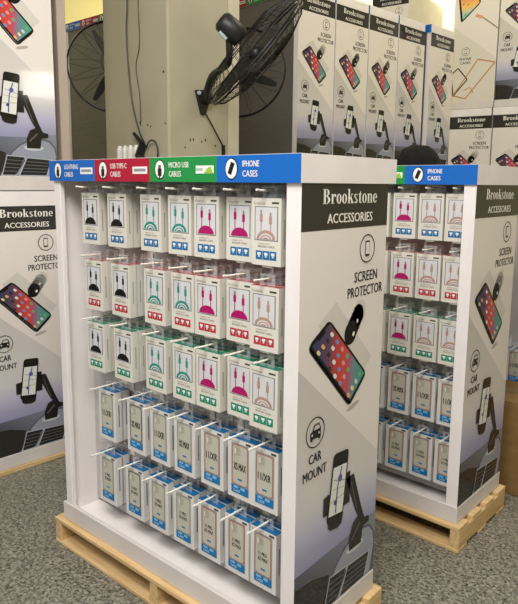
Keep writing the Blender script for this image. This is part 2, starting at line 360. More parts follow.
def art_cases(A):
    A.rect(0, D, ZT-.02, ZHB, CREAM, 1); A.rect(0, D, ZB, ZHB, C(52, 50, 47), 2)
    A.brand(.0953, .3706, 1.4385, .041, OFFW, 3); A.text('ACCESSORIES', .119, .359, 1.3845, .027, OFFW, 3)
    A.text('CHARGING', .23, .41, 1.27, .03, C(120, 110, 96), 3); A.text('CABLE', .27, .38, 1.22, .03, C(120, 110, 96), 3)
    a, b, c, d = (.03, 1.32), (.15, 1.38), (.27, 1.16), (.08, .985)
    def P(u, v): return tuple(a[i]*(1-u)*(1-v)+b[i]*(1-u)*v+d[i]*u*(1-v)+c[i]*u*v for i in (0, 1))
    smartphone(A, P, CORAL)
    A.stroke([(.22, 1.04), (.29, 1.01)], .03, C(216, 164, 116), 3); A.stroke([(.29, 1.01), (.37, .95), (.449, .885)], .012, C(150, 134, 112), 3)
    A.poly([(0, .95), (.449, .60), (.449, ZT), (0, ZT)], C(214, 209, 196), 2)
    phone_icon(A, .14, .69, .042); A.text('PHONE', .08, .20, .605, .026, BLK, 3); A.text('CASES', .085, .195, .565, .026, BLK, 3)
    for q, c in (([(.27, .603), (.44, .56), (.16, .216), (.03, .255)], C(196, 134, 78)), ([(.0, .47), (.07, .53), (.17, .41), (.03, .25)], C(52, 48, 44))):
        A.stroke(q+[q[0]], .012, c, 4)
    A.stroke([(.14, .30), (.20, .33), (.24, .27)], .008, C(196, 134, 78), 4)

# ------------------------------------------------------------------ display stand parts (shared meshes)
def panel_mesh(art):
    b = B(); b.box(-.02, 0, .02, D, ZP+.01, ZHB, mk='card')
    art(Art(b, lambda a, z, l: (l*.00045, a, z))); return b.mesh('side_panel')
PANEL = panel_mesh(art_screen); PANEL_ALT = panel_mesh(art_cases)
def simple(fn, name):
    b = B(); fn(b); return b.mesh(name)
LEFTP = simple(lambda b: b.box(WL, WL+.02, .02, D, ZP+.01, ZHB, mk='inner'), 'side_panel')
BACK = simple(lambda b: b.box(WL+.02, -.02, .135, .15, ZP+.05, ZHB, mk='peg'), 'back_board')
REAR = simple(lambda b: b.box(WL+.02, -.02, D-.015, D, ZP+.01, ZHB, mk='card'), 'rear_board')
def post(b, x0, x1): b.box(x0, x1, 0.0, .02, ZT-.03, ZHB, mk='card')
POSTR = simple(lambda b: post(b, -.05, 0), 'front_post'); POSTL = simple(lambda b: post(b, WL, WL+.04), 'front_post')
def tray(b):
    o = .004; b.box(-WD, o, -o, .012, ZP, ZT, mk='traycard'); b.box(-.001, o, .012, D, ZP, ZT, mk='traycard')
    b.box(-WD, -WD+.008, .012, D, ZP, ZT, mk='traycard'); b.box(-WD+.008, -.001, .012, D, ZP, ZP+.036, mk='inner')
TRAY = simple(tray, 'base_tray')
BLUE, RED, GREEN = C(24, 100, 184), C(170, 30, 58), C(34, 140, 68)
def header(b, dh=DH):
    x0, x1 = -WD+.006, .004
    b.box(x0, x1, -.008, dh, ZHB-.002, ZHT, mk='card')
    A = Art(b, lambda a, z, l: (a, -.008-l*.0005, z))
    sp = [x0, -.9, -.6, -.3, x1]; zc = (ZHB+ZHT)/2-.001
    lab = [('LIGHTNING', 'CABLES', BLUE), ('USB TYPE-C', 'CABLES', RED), ('MICRO USB', 'CABLES', GREEN), ('IPHONE', 'CASES', BLUE)]
    for i, (t1, t2, c) in enumerate(lab):
        a0 = sp[i]; A.rect(a0, sp[i+1], ZHB-.002, ZHT-.001, c, 1)
        cx = a0+.05+(.012 if i == 0 else 0) + (.008 if i == 3 else 0)
        A.ell(cx, zc, .0245, .031, C(22, 22, 24), 2); A.ell(cx, zc, .0215, .0275, C(238, 236, 230), 3)
        if i < 3:
            A.rect(cx-.009, cx+.009, zc-.02, zc+.003, C(30, 30, 32), 4); A.rect(cx-.006, cx+.006, zc+.003, zc+.014, C(90, 90, 92), 4); A.rect(cx-.003, cx+.003, zc-.027, zc-.02, C(30, 30, 32), 4)
        else:
            A.poly([(cx-.014, zc-.012), (cx, zc-.018), (cx+.014, zc+.014), (cx, zc+.02)], C(26, 26, 28), 4)
        tx = cx+.042; A.text(t1, tx, tx+(.09 if i != 3 else .062), zc+.005, .017, OFFW, 2); A.text(t2, tx, tx+.056, zc-.022, .017, OFFW, 2)
        if i < 3:
            e = sp[i+1]-.012; A.rect(e-.075, e, zc-.013, zc+.010, C(236, 234, 228), 2)
            if i < 2: A.stroke([(e-.068, zc-.001), (e-.008, zc-.001)], .009, C(140, 148, 156), 3)
            else: A.poly([(e-.04, zc-.012), (e-.002, zc-.012), (e-.012, zc+.008), (e-.026, zc+.002)], C(150, 190, 60), 3); A.rect(e-.075, e-.045, zc-.005, zc+.003, C(170, 190, 170), 3)
def hb(dh):
    b = B(); header(b, dh); return b.mesh('header')
HEAD = hb(DH); HEADS = hb(D-.01)
HX = {1: [-1.046, -.885, -.7, -.558, -.437, -.31, -.187], 2: [-1.038, -.873, -.686, -.548, -.434, -.31, -.192], 3: [-1.038, -.867, -.686, -.545, -.432, -.306, -.191], 4: [-1.002, -.826, -.693, -.565, -.433, -.309, -.208], 5: [-1.009, -.843, -.706, -.574, -.448, -.322, -.211]}
TOP1 = {1: 1.453, 2: 1.205, 3: .968, 4: .704, 5: .440}
HX2 = {r: [-1.0, -.87, -.745, -.62, -.495, -.37, -.25, -.134] for r in range(1, 6)}
TOP2 = {1: 1.459, 2: 1.212, 3: .952, 4: .694, 5: .430}
BW = .107
def hook_mesh():
    b = B(); b.tube([(0, .134, 0), (0, .07, .002), (0, -.008, .003), (0, -.025, .005)], .0033, 'hook', 8)
    b.box(-.012, .012, .1325, .1345, -.012, .012, mk='hook'); return b.mesh('peg_hook')
HOOK = hook_mesh()
def gus():
    b = B(); x = .052
    for (p, q) in (((x-.018, .1305, -.03), (x+.014, .1305, -.03)),):
        t = (x+.004, .1305, .044)
        b.poly([p, q, t], mk='white'); b.poly([(v[0], .1318, v[2]) for v in (t, q, p)], mk='white')
    b.tube([(x, .132, -.008), (0, .1325, -.004)], .0015, 'hook', 5)
    return b.mesh('support_gusset')
GUSSET = gus()
FILM = simple(lambda b: b.box(WL+.04, -.05, .004, .012, ZT, ZHB, mk='film'), 'wrapped_sheet')
def display(loc, rz, label, group=None, sc=1, hooks=None, alt=False, film=False, full_header=False, zlocal=0):
    t = empty('display_stand', loc, rz, sc); tag(t, label, 'display stand', group)
    def part(name, me, bevel=0):
        o = link(name, me, t, bevel); o.location = (0, 0, -zlocal); return o
    part('side_panel', PANEL_ALT if alt else PANEL)['label'] = 'printed side panel with phone and case pictures' if alt else 'printed side panel with phone and car mount pictures'
    part('side_panel', LEFTP)['label'] = 'plain white side panel'
    part('back_board', BACK); part('rear_board', REAR); part('front_post', POSTR, .002); part('front_post', POSTL, .002); part('base_tray', TRAY, .003)
    part('header', HEAD if full_header else HEADS)['label'] = 'header strip in blue, red and green'
    if film: part('wrapped_sheet', FILM)['label'] = 'grey plastic wrapped sheet'
    if hooks:
        hx, tops = hooks
        for r in hx:
            for x in hx[r]:
                h = part('peg_hook', HOOK); h.location = (x+BW/2, 0, tops[r]+.018-zlocal)
                if x+BW/2+.064 < -.05: link('support_gusset', GUSSET, h)
    return t

# ------------------------------------------------------------------ setting
b = B(); b.poly([(-11, -8, 0), (8, -8, 0), (8, 10, 0), (-11, 10, 0)], mk='floor'); struct(b.build('floor'))
b = B(); b.box(-11, 8, 9.0, 9.2, 0, 6.5, mk='wall'); struct(b.build('wall_back'))
b = B(); b.box(-10.2, -10.0, -8, 9.0, 0, 6.5, mk='wall'); struct(b.build('wall_left'))
b = B()
wy0, wy1, wz0, wz1 = 3.45, 4.15, 2.95, 3.40
b.box(6, 6.15, -4, wy0, 0, 6, mk='wall'); b.box(6, 6.15, wy1, 9, 0, 6, mk='wall'); b.box(6, 6.15, wy0, wy1, 0, wz0, mk='wall'); b.box(6, 6.15, wy0, wy1, wz1, 6, mk='wall'); struct(b.build('wall_right'))
b = B()
for i in range(5):
    y = wy0+(wy1-wy0)*i/4; b.box(5.99, 6.05, y-.012, y+.012, wz0, wz1, mk='white')
for i in range(4):
    z = wz0+(wz1-wz0)*i/3; b.box(5.99, 6.05, wy0, wy1, z-.018, z+.018, mk='white')
b.box(6.06, 6.07, wy0, wy1, wz0, wz1, mk='pane'); struct(b.build('window_1'))
# concrete pillar
PX, PY, PT = -1.814, 1.133, -0.05; PL, PWD = .655, .575
b = B(); b.box(-PL, 0, 0, PWD-.10, 0, 6.2, mk='pillar')
for (y, z, r) in ((.16, 1.745, .006), (.185, 1.748, .006), (.25, 1.74, .005), (.28, 1.75, .006), (.12, 1.70, .005), (.36, 1.72, .006)):
    b.poly([(.0008, y+r*cos(2*pi*i/10), z+r*1.5*sin(2*pi*i/10)) for i in range(10)], mk='hole')
for (x, z, r) in ((-.2, 1.83, .006), (-.17, 1.82, .006), (-.03, 1.83, .006), (-.04, 2.12, .008), (-.28, 1.85, .006)):
    b.poly([(x+r*cos(2*pi*i/10), -.0008, z-r*sin(2*pi*i/10)) for i in range(10)][::-1], mk='hole')
o = b.build('wall_pillar', bevel=.012); o.location = (PX, PY, 0); o.rotation_euler = (0, 0, PT); struct(o)
b = B(); b.box(-.18, -.006, PWD-.10, PWD, 0, 6.2, mk='pillar2'); o = b.build('trim_1', bevel=.006); o.location = (PX, PY, 0); o.rotation_euler = (0, 0, PT); struct(o)
def PF(y, z, d=0): return place((d, y, z), PX, PY, PT)       # on the pillar's right face
def PLF(x, z, d=0): return place((x, -d, z), PX, PY, PT)     # on the pillar's left face

# ------------------------------------------------------------------ pallets
def pallet(loc, rz, label, depth=.475):
    t = empty('wooden_pallet', loc, rz); tag(t, label, 'pallet', 'wooden pallets under the displays')
    x0, x1, y0 = -WD-.034, .026, -.026; y1 = depth
    n = 4; wb = .092; gap = (y1-y0-n*wb)/(n-1)
    for i in range(n):
        b = B(); y = y0+i*(wb+gap); b.box(x0, x1, y, y+wb, ZP-.018, ZP-.0005, mk='wood'); b.build('deck_board', t, .003)
    for x in (x0, (x0+x1)/2-.02, x1-.04):
        b = B(); b.box(x, x+.04, y0+.002, y1-.002, .0165, ZP-.0185, mk='woody'); b.build('stringer', t, .003)
    for y in (y0, (y0+y1)/2-.045, y1-.09):
        b = B(); b.box(x0, x1, y, y+.09, 0.0005, .016, mk='wood'); b.build('bottom_board', t, .003)
    return t
pallet((0, 0, 0), 0, 'pale wooden pallet under the nearest display stand')
pallet((.05, 1.035, 0), -.021, 'pale wooden pallet under the second display stand at right')

# ------------------------------------------------------------------ displays
D1 = display((0, 0, ZP), 0, 'nearest white accessory display stand on a pallet, facing left with full product rows', hooks=(HX, TOP1), full_header=True, zlocal=ZP)
P2 = (.05, 1.035, -.021)
D2 = display((.05, 1.035, ZP), P2[2], 'second accessory display stand on a pallet at right, partly behind the nearest one', hooks=(HX2, TOP2), full_header=True, zlocal=ZP)
P3 = (.085, 2.09, -.02)
D3 = display((P3[0], P3[1], .02), P3[2], 'accessory display stand mostly hidden behind the second one at right edge', hooks=({4: HX2[4]}, TOP2), zlocal=ZP)
b = B(); b.box(-WD-.03, .02, -.02, D+.02, 0, .0195, mk='wood'); o = b.build('slip_board', None, .003); o.location = P3[:2]+(0,); o.rotation_euler = (0, 0, P3[2]); tag(o, 'thin wooden board under the hidden rear display at right edge', 'board')
P0 = (-1.964, .045, -.065)
b = B(); b.box(-WD-.01, .008, .012, D+.03, 0, .0245, mk='woody'); o = b.build('slip_board', None, .003); o.location = P0[:2]+(0,); o.rotation_euler = (0, 0, P0[2]); tag(o, 'thin wooden board on the floor under the lower left display', 'board')
display((P0[0]-.004, P0[1]+.032, .025), P0[2], 'lower display stand at left edge, on a thin board with another stacked above', 'display stands stacked at the left edge', .973, film=True, zlocal=ZP)
display((P0[0], P0[1], .025+.973*(ZHT-ZP)+.003), P0[2], 'upper display stand at left edge, stacked on another, panel showing window glare', 'display stands stacked at the left edge', .973, film=True, zlocal=ZP)
b = B(); b.box(-.70, 0, 0, .05, .001, 2.85, mk='taupe'); o = b.build('cardboard_sheet', None, .003); o.location = (-1.992, .545, 0); o.rotation_euler = (0, 0, -.065)
tag(o, 'tall plain taupe cardboard sheet, its edge showing right of the upper left display', 'cardboard sheet')
# raised row beyond the pillar
RZ = 1.6; ords = ['first and largest', 'second', 'third', 'fourth', 'fifth and farthest']
for i, (x, y) in enumerate(((-2.16, 2.795), (-2.118, 3.259), (-2.076, 3.723), (-2.034, 4.187), (-1.945, 4.668))):
    display((x, y, RZ), -.09, ords[i]+' display stand from the left in the raised row beyond the pillar', 'raised row of display stands beyond the pillar', film=True, zlocal=ZP)
    display((x, y, RZ-.002-(ZHT-ZP)), -.09, 'display stand carrying the '+ords[i]+' one of the raised row', 'display stands carrying the raised row', film=True, zlocal=ZP)
    b = B(); b.box(-WD-.02, .01, -.005, D-.003, 0, RZ-.004-(ZHT-ZP), mk='woody'); o = b.build('slip_board'); o.location = (x, y, 0); o.rotation_euler = (0, 0, -.09); tag(o, 'wooden slip board under the stack of the '+ords[i]+' raised display', 'board', 'slip boards under the raised row')
# neighbour seen between the upper left display and the pillar
for z, lb in ((RZ, 'display stand under blue and red header between upper left display and pillar'), (RZ-.002-(ZHT-ZP), 'display stand carrying the one with blue and red header left of the pillar')):
    display((-3.64, 2.40, z), 0, lb, film=True, zlocal=ZP)
b = B(); b.box(-WD-.02, .01, -.005, D-.003, 0, RZ-.004-(ZHT-ZP), mk='woody'); o = b.build('slip_board'); o.location = (-3.64, 2.40, 0); tag(o, 'wooden slip board under the stack left of the pillar', 'board')
# turned stack at the right
TH = -1.463; dx, dy = cos(TH+pi/2)*.462, sin(TH+pi/2)*.462
stk = [((-1.945, 5.175), ['lower display stand at upper right with dark title band just above the blue header', 'upper display stand at right with orange phone case outlines on its panel'], True),
       ((-1.945+dx, 5.175+dy), ['lower display stand at right edge, just above the white header corner', 'upper display stand in the top right corner, above a dark title band'], False),
       ((-3.08, 5.42), ['lower display stand hidden behind the raised row', 'high display stand peeking over the raised row beside the bright wall'], False)]
for (x, y), lbs, alt in stk:
    b = B(); b.box(-WD+.01, -.003, .004, D-.004, 0, .82, mk='kraft'); o = b.build('cardboard_bin', None, .004); o.location = (x, y, 0); o.rotation_euler = (0, 0, TH); tag(o, 'plain kraft bin under the '+['stack with orange case outlines', 'stack at the right edge', 'high stack beside the bright wall'][len([o_ for o_ in COL.objects if o_.name.startswith('cardboard_bin')])-1], 'cardboard bin', 'kraft bins under the turned stack')
    display((x, y, .823), TH, lbs[0], film=True, zlocal=ZP)
    display((x, y, .823+(ZHT-ZP)+.002), TH, lbs[1], film=True, alt=alt, zlocal=ZP)

# ------------------------------------------------------------------ products
CABLE = {'black': C(20, 20, 22), 'teal': C(48, 140, 122), 'magenta': C(168, 22, 96), 'rose gold': C(178, 142, 126)}
ACC = {'blue': C(38, 106, 156), 'red': C(180, 48, 58), 'green': C(28, 134, 100), 'case': C(26, 114, 172)}
BOXC = C(216, 212, 200)
def tab_mesh(w, d, h):
    b = B(); y = d*.5
    for yy in (y, y+.0008):
        for (p, q, r0_, r1_) in ((-.26, -.13, 0, .034), (.13, .26, 0, .034), (-.13, .13, 0, .009), (-.13, .13, .027, .034)):
            z = [(w*p, yy, h+r0_), (w*q, yy, h+r0_), (w*q, yy, h+r1_), (w*p, yy, h+r1_)]; b.poly(z if yy == y else z[::-1], mk='clear')
    return b.mesh('hang_tab')
CD, CH = .030, .188
def cable_mesh(acc, cab):
    b = B(); w = BW; ac = ACC[acc]; cc = CABLE[cab]
    b.box(-w/2, w/2, 0, CD, 0, CH, BOXC, 'art', top=lerp(ac, (0, 0, 0, 1), .15))
    A = Art(b, lambda a, z, l: (a, -l*.0004, z*CH/.178))
    ww = w*.37
    A.rect(-ww-.003, ww+.003, .066, .156, C(112, 110, 108), 1); A.rect(-ww, ww, .068, .154, C(208, 208, 210), 2)
    A.brand(-.046, -.006, .161, .007, C(150, 140, 122), 1); A.rect(.02, .045, .163, .168, C(70, 66, 60), 1)
    for x, hh in ((-.018, .0), (.016, -.006)):
        A.rect(x-.0055, x+.0055, .116+hh, .136+hh, cc, 3); A.rect(x-.0035, x+.0035, .136+hh, .147+hh, lerp(cc, C(150, 150, 150), .5), 3); A.stroke([(x, .118+hh), (x*1.05, .085)], .0035, cc, 3)
    A.poly([(.034*cos(t), .070+.024*sin(t)) for t in [pi*i/14 for i in range(15)]], cc, 4)
    if cab in ('teal', 'rose gold'):
        A.ringe(0, .070, .024, .016, .004, C(208, 208, 210), 5, 12, 0, pi); A.ringe(0, .070, .014, .009, .004, C(208, 208, 210), 5, 10, 0, pi)
    A.text('CHARGE + SYNC', -.03, .012, .056, .0035, C(150, 140, 122), 1); A.text('BRAIDED CABLE', -.03, .03, .048, .005, C(120, 112, 98), 1)
    for k in (-1, 0, 1):
        A.rect(k*.0255-.0122, k*.0255+.0122, .015, .039, ac, 1); A.rect(k*.0255-.006, k*.0255+.006, .027, .034, C(225, 232, 235), 2); A.rect(k*.0255-.003, k*.0255+.003, .0215, .0265, C(205, 216, 222), 2)
    S = Art(b, lambda a, z, l: (w/2+l*.0004, a, z)); S.rect(.012, .017, .05, .13, C(168, 164, 150), 1)
    S.rect(.024, CD, 0, CH, C(205, 202, 192), 1)
    b.box(-.018, .018, .004, .006, -.006, 0.0, C(222, 219, 208), 'art')
    return b.mesh('cable_box')
KW, KD, KH = .104, .032, .198
def case_mesh(l1, l2, rim):
    b = B(); w = KW; ac = ACC['case']
    b.box(-w/2, w/2, 0, KD, 0, KH, C(216, 214, 209), 'art', top=C(24, 98, 148))
    A = Art(b, lambda a, z, l: (a, -l*.0004, z*KH/.207))
    A.rect(-.037, .037, .018, .192, C(150, 146, 138), 1)
    def P(u, v): return (-.034+.068*u, .048+.140*v)
    A.rrect(P, .18, .085, rim, 2); A.rrect(lambda u, v: P(.06+.88*u, .025+.95*v), .16, .075, C(190, 187, 171), 3)
    A.rrect(lambda u, v: P(.12+.42*u, .74+.19*v), .25, .25, C(176, 172, 158), 4); A.rrect(lambda u, v: P(.16+.12*u, .76+.15*v), .4, .3, C(222, 220, 206), 5)
    if l2: A.text(l1, -.017, .017, .116, .013, C(40, 38, 36), 5); A.text(l2, -.021, .021, .098, .013, C(40, 38, 36), 5)
    else: A.text(l1, -.026, .026, .10, .025, C(40, 38, 36), 5)
    A.rect(-.008, .010, .066, .072, ac, 5)
    A.rect(-.036, .036, .018, .046, ac, 4); A.rect(-.026, -.006, .036, .044, C(120, 180, 220), 5); A.rect(.004, .022, .034, .044, C(120, 180, 220), 5); A.text('CASE', -.026, .002, .023, .009, C(170, 210, 235), 5)
    A.rect(.024, .044, .194, .201, C(60, 58, 54), 1); A.brand(-.046, -.008, .194, .007, C(150, 140, 122), 1)
    S = Art(b, lambda a, z, l: (w/2+l*.0004, a, z)); S.rect(.013, .018, .06, .15, C(120, 124, 130), 1); S.rect(.027, KD, 0, KH, C(176, 174, 170), 1)
    b.box(-w/2+.002, w/2-.002, KD, KD+.002, -.008, KH-.012, C(120, 119, 118), 'art')  # grey card behind and below the box, standing in for its shadow
    return b.mesh('case_box')
CM = {}
TABC = tab_mesh(BW, CD, CH); TABK = tab_mesh(KW, KD, KH)
def proto(kind, me, tabm):
    o = link(kind, me); link('hang_tab', tabm, o); return o
def put(kind, key, make, tabm, loc, rz, label, cat, group):
    if key not in CM:
        o = CM[key] = proto(kind, make(), tabm)
    else: o = copy_tree(CM[key])
    o.location = loc; o.rotation_euler = (0, 0, rz); tag(o, label, cat, group)
ACR = {1: 'blue', 2: 'red', 3: 'green'}
RN = {1: 'top row', 2: 'second row', 3: 'third row', 4: 'fourth row', 5: 'bottom row'}
PEG = ['first peg from left', 'second peg from left', 'third peg from left', 'middle peg', 'third peg from right', 'second peg from right', 'rightmost peg']
DEP = ['front', 'second', 'third']
CB = ['black', 'black', 'teal', 'teal', 'magenta', 'magenta', 'rose gold']
YB = [.032, .03, .03, .03, .03, .043, .018]
NB = {1: [2, 3, 3, 2, 3, 2, 3], 2: [3, 3, 3, 2, 3, 3, 3], 3: [3, 3, 3, 3, 3, 2, 3]}
CLEAR, PINK, DARK = C(168, 164, 152), C(172, 120, 112), C(96, 92, 86)
def rnd(a): return random.uniform(-a, a)
def fill(P, hx, tops, cols, where, pegs, cabs, cases, ybs, nb):
    for r in (1, 2, 3):
        if r not in hx: continue
        for c in cols:
            y = ybs[c]
            for k in range(nb(r, c)):
                if y+CD > .131: break
                p = place((hx[r][c]+BW/2+(rnd(.003) if k else 0), y, tops[r]-CH), *P)
                cab = cabs[c]; ac = ACR[r]
                lb = '%s %s-cable box with %s icons, %s, %s, %s' % (DEP[k], cab, ac, pegs[c], RN[r], where)
                put('cable_box', (ac, cab), lambda: cable_mesh(ac, cab), TABC, p, P[2]+(rnd(.02) if k else rnd(.012)), lb, 'boxed cable', 'boxed charging cables with %s icons' % ac)
                y += CD+.0022
    for r in (4, 5):
        if r not in hx: continue
        for c in cols:
            key = cases(r, c); y = .05
            for k in range(2):
                p = place((hx[r][c]+KW/2+(rnd(.003) if k else 0), y, tops[r]-KH), *P)
                lb = '%s boxed phone case with blue strip, %s, %s, %s' % (DEP[k], pegs[c], RN[r], where)
                put('case_box', key, lambda: case_mesh(*key), TABK, p, P[2]+rnd(.015), lb, 'boxed phone case', 'boxed phone cases in the two lower rows')
                y += KD+.0045
def cases1(r, c):
    if r == 4: return [('11/XR', '', CLEAR), ('XS MAX', '', DARK), ('11/XR', '', CLEAR), ('XS MAX', '', CLEAR), ('11/XR', '', PINK), ('XS MAX', '', PINK), ('11/XR', '', PINK)][c]
    return ('11 PRO', 'XS MAX', (CLEAR, DARK, CLEAR, CLEAR, PINK, PINK, PINK)[c])
P1 = (0, 0, 0)
fill(P1, HX, TOP1, range(7), 'nearest display', PEG, CB, cases1, YB, lambda r, c: NB[r][c])
PEG2 = ['']*3+['fifth peg from right', 'fourth peg from right', 'third peg from right', 'second peg from right', 'rightmost peg']
def cases2(r, c):
    if r == 4: return ('XS MAX', '', PINK) if c in (3, 5) else ('11/XR', '', PINK if c > 4 else CLEAR)
    return ('11 PRO', 'XS MAX', PINK)
fill(P2, HX2, TOP2, range(3, 8), 'display at right', PEG2, ['']*3+['teal', 'magenta', 'magenta', 'rose gold', 'rose gold'], cases2, [.03]*8, lambda r, c: 3 if (r+c) % 3 else 2)
fill((P3[0], P3[1], P3[2], -(ZP-.02)), {4: HX2[4]}, TOP2, (6, 7), 'rear display', PEG2, None, cases2, None, None)

# ------------------------------------------------------------------ kraft carton at right edge
t = empty('cardboard_carton', (.20, 1.655, 0), -.02); tag(t, 'brown kraft carton on the floor at right edge beyond the second pallet', 'cardboard box')
b = B(); b.box(-.34, .34, 0, .34, .001, .46, mk='kraft'); b.build('carton_body', t, .004)
b = B(); b.box(-.34, .34, .001, .168, .461, .465, mk='kraft'); b.build('top_flap', t)
b = B(); b.box(-.34, .34, .172, .339, .461, .465, mk='kraft'); b.build('top_flap', t)
b = B(); b.box(-.341, .341, .14, .20, .4653, .4662, mk='tape'); b.build('packing_tape', t)['label'] = 'olive brown packing tape'

# ------------------------------------------------------------------ fans
def path(pts, n=6):
    out = []
    P = [Vector(p) for p in pts]; P = [P[0]*2-P[1]]+P+[P[-1]*2-P[-2]]
    for i in range(1, len(P)-2):
        for k in range(n):
            t = k/n; p0, p1, p2, p3 = P[i-1:i+3]
            out.append(.5*((2*p1)+(-p0+p2)*t+(2*p0-5*p1+4*p2-p3)*t*t+(-p0+3*p1-3*p2+p3)*t**3))
    out.append(P[-2]); return out
def fan(c, ax, R, label, mount, arm, nbl=3, spin=0.3, nw=44, bw=1.0, rings=True):
    c = Vector(c); ax = Vector(ax).normalized(); a = ax.orthogonal().normalized(); bb = ax.cross(a)
    t = empty('wall_fan', c); tag(t, label, 'fan', 'black wall fans on the pillar')
    def dirw(w): return a*cos(w)+bb*sin(w)
    O = Vector((0, 0, 0))
    for nm, sg, dp in (('front_guard', 1, .085), ('rear_guard', -1, .10)):
        b = B()
        for k in range(nw):
            d = dirw(2*pi*k/nw); tw = dirw(2*pi*k/nw+(.25 if rings else 0))
            b.tube([tw*(.09 if sg < 0 else .06)+ax*sg*dp, dirw(2*pi*k/nw+(.12 if rings else 0))*R*.6+ax*sg*dp*.92, d*R*.9+ax*sg*dp*.5, d*R+ax*sg*.008], .0016, 'blackm', 4, False)
        for rr, h in ((.06 if sg > 0 else .09, dp), (R*.6, dp*.92), (R*.9, dp*.5))[:3 if rings else 1]: b.ring(ax*sg*h, ax, rr, .0024, 'blackm', 40, 4)
        b.ring(ax*sg*.008, ax, R, .006, 'blackm', 56, 6)
        if sg > 0: b.lathe(ax*dp, ax, [(.001, .008), (.04, .006), (.06, 0), (.06, -.006)], 'black', 20)
        b.build(nm, t)
    for k in range(nbl):
        w0 = spin+2*pi*k/nbl; b = B(); n = 6; v0 = len(b.v)
        for s in (0, .003):
            for i in range(n+1):
                r = .03+(R*.88-.03)*i/n; half = bw*.05*(.45+.9*sin(pi*min(1, .15+.8*i/n)))
                d = dirw(w0); e = dirw(w0+pi/2)
                for sd in (-1, 1): b.v.append(tuple(d*r+e*sd*half+ax*(sd*half*.45+s)))
        k_ = b.mi('black')
        def q(*ix): b.f.append(list(ix)); b.c.append([(1, 1, 1, 1)]*4); b.m.append(k_)
        N = 2*(n+1)
        for i in range(n):
            q(2*i, 2*i+1, 2*i+3, 2*i+2); q(N+2*i+2, N+2*i+3, N+2*i+1, N+2*i); q(2*i, 2*i+2, N+2*i+2, N+2*i); q(2*i+3, 2*i+1, N+2*i+1, N+2*i+3)
        q(2*n, 2*n+1, N+2*n+1, N+2*n)
        b.build('blade', t)
    b = B(); b.lathe(O, ax, [(.001, .045), (.035, .04), (.042, .0), (.03, -.03), (.001, -.03)], 'black', 20); b.build('hub', t, smooth=True)
    b = B(); b.lathe(O, ax, [(.001, -.25), (.036, -.247), (.054, -.23), (.06, -.17), (.058, -.12), (.045, -.10), (.001, -.10)], 'black', 24)
    mo = b.build('motor_housing', t, smooth=True)
    b = B(); sd = dirw(2.4); b.tube([sd*.060+ax*-.21, sd*.060+ax*-.16], .012, 'silver', 6); b.build('rating_sticker', mo)['label'] = 'pale blue grey sticker'
    mount = Vector(mount)-c
    b = B(); b.tube(path([Vector(p)-c for p in arm]+[ax*-.19], 4), .019, 'black', 10); b.build('support_arm', t, smooth=True)
    return t
br = PF(.262, 1.985)
ax1 = Vector((.438, .682, -.66))
fc = Vector((-1.29, 1.286, 2.178))
ft = fan(fc, ax1, .345, 'black wall fan on the pillar’s right face, seen edge-on with its wire guard tilted', br, [PF(.255, 1.975, .02), PF(.25, 1.99, .05), (-1.728, 1.357, 2.03), (-1.657, 1.328, 2.101), (-1.527, 1.269, 2.118), (-1.40, 1.20, 2.14)], spin=1.0)
def loc_build(b, name, t):
    o = b.build(name, t); o.location = -t.location; return o
b = B()
pl = [(.195, 2.035), (.295, 2.045), (.305, 1.99), (.262, 1.895), (.238, 1.90)]
q0 = [PF(y, z, .001) for y, z in pl]; q1 = [PF(y, z, .022) for y, z in pl]
b.poly(q1, mk='black'); b.poly(q0[::-1], mk='black')
for i in range(len(pl)): j = (i+1) % len(pl); b.poly([q0[i], q0[j], q1[j], q1[i]], mk='black')
b.tube([PF(.27, 1.985, .02), PF(.27, 1.985, .05)], .028, 'black', 12); b.tube([PF(.21, 2.02, .02), PF(.21, 2.02, .03)], .012, 'silver', 8)
loc_build(b, 'wall_bracket', ft)
b = B(); b.tube([PF(.27, 1.90, .02), PF(.30, 1.85, .03), PF(.345, 1.79, .03), PF(.40, 1.735, .018), PF(.425, 1.70, .014)], .005, 'black', 6); loc_build(b, 'power_cord', ft)
b = B(); b.box(-.017, .017, -.002, .026, -.085, .035, mk='black'); o = b.build('plug', ft, .005); o.location = PF(.43, 1.695, .001)-ft.location; o.rotation_euler = (0, 0, PT-pi/2*-1)
# fan beyond the pillar's left edge
SPL, SPB = 1.8, 1.04
c2 = Vector((-2.75, 1.455, 2.29))
lf = fan(c2, (-.80, .52, -.12), .315, 'black wall fan half hidden behind the left edge of the pillar', place((-PL, .3, 2.2), PX, PY, PT), [place((-PL-.012, .32, 2.2), PX, PY, PT), place((-PL-.04, .32, 2.2), PX, PY, PT), place((-PL-.05, .3, 2.28), PX, PY, PT)], spin=SPL, nw=16, bw=.42, rings=False)
b = B(); b.box(-.018, 0, -.05, .05, -.07, .07, mk='black'); o = b.build('wall_bracket', lf, .004); o.location = place((-PL-.001, .32, 2.2), PX, PY, PT)-c2; o.rotation_euler = (0, 0, PT)

c3 = Vector((-2.085, 2.04, 2.262))
lf = fan(c3, (-.45, .87, -.2), .315, 'black wall fan behind the right edge of the pillar, before the grey wrapped stand', place((-.3, PWD, 2.2), PX, PY, PT), [place((-.3, PWD+.012, 2.2), PX, PY, PT), place((-.3, PWD+.03, 2.2), PX, PY, PT), place((-.29, PWD+.04, 2.25), PX, PY, PT)], spin=SPB, nw=16, bw=.42, rings=False)
b = B(); b.box(-.05, .05, 0, .018, -.07, .07, mk='black'); o = b.build('wall_bracket', lf, .004); o.location = place((-.3, PWD+.001, 2.2), PX, PY, PT)-c3; o.rotation_euler = (0, 0, PT)

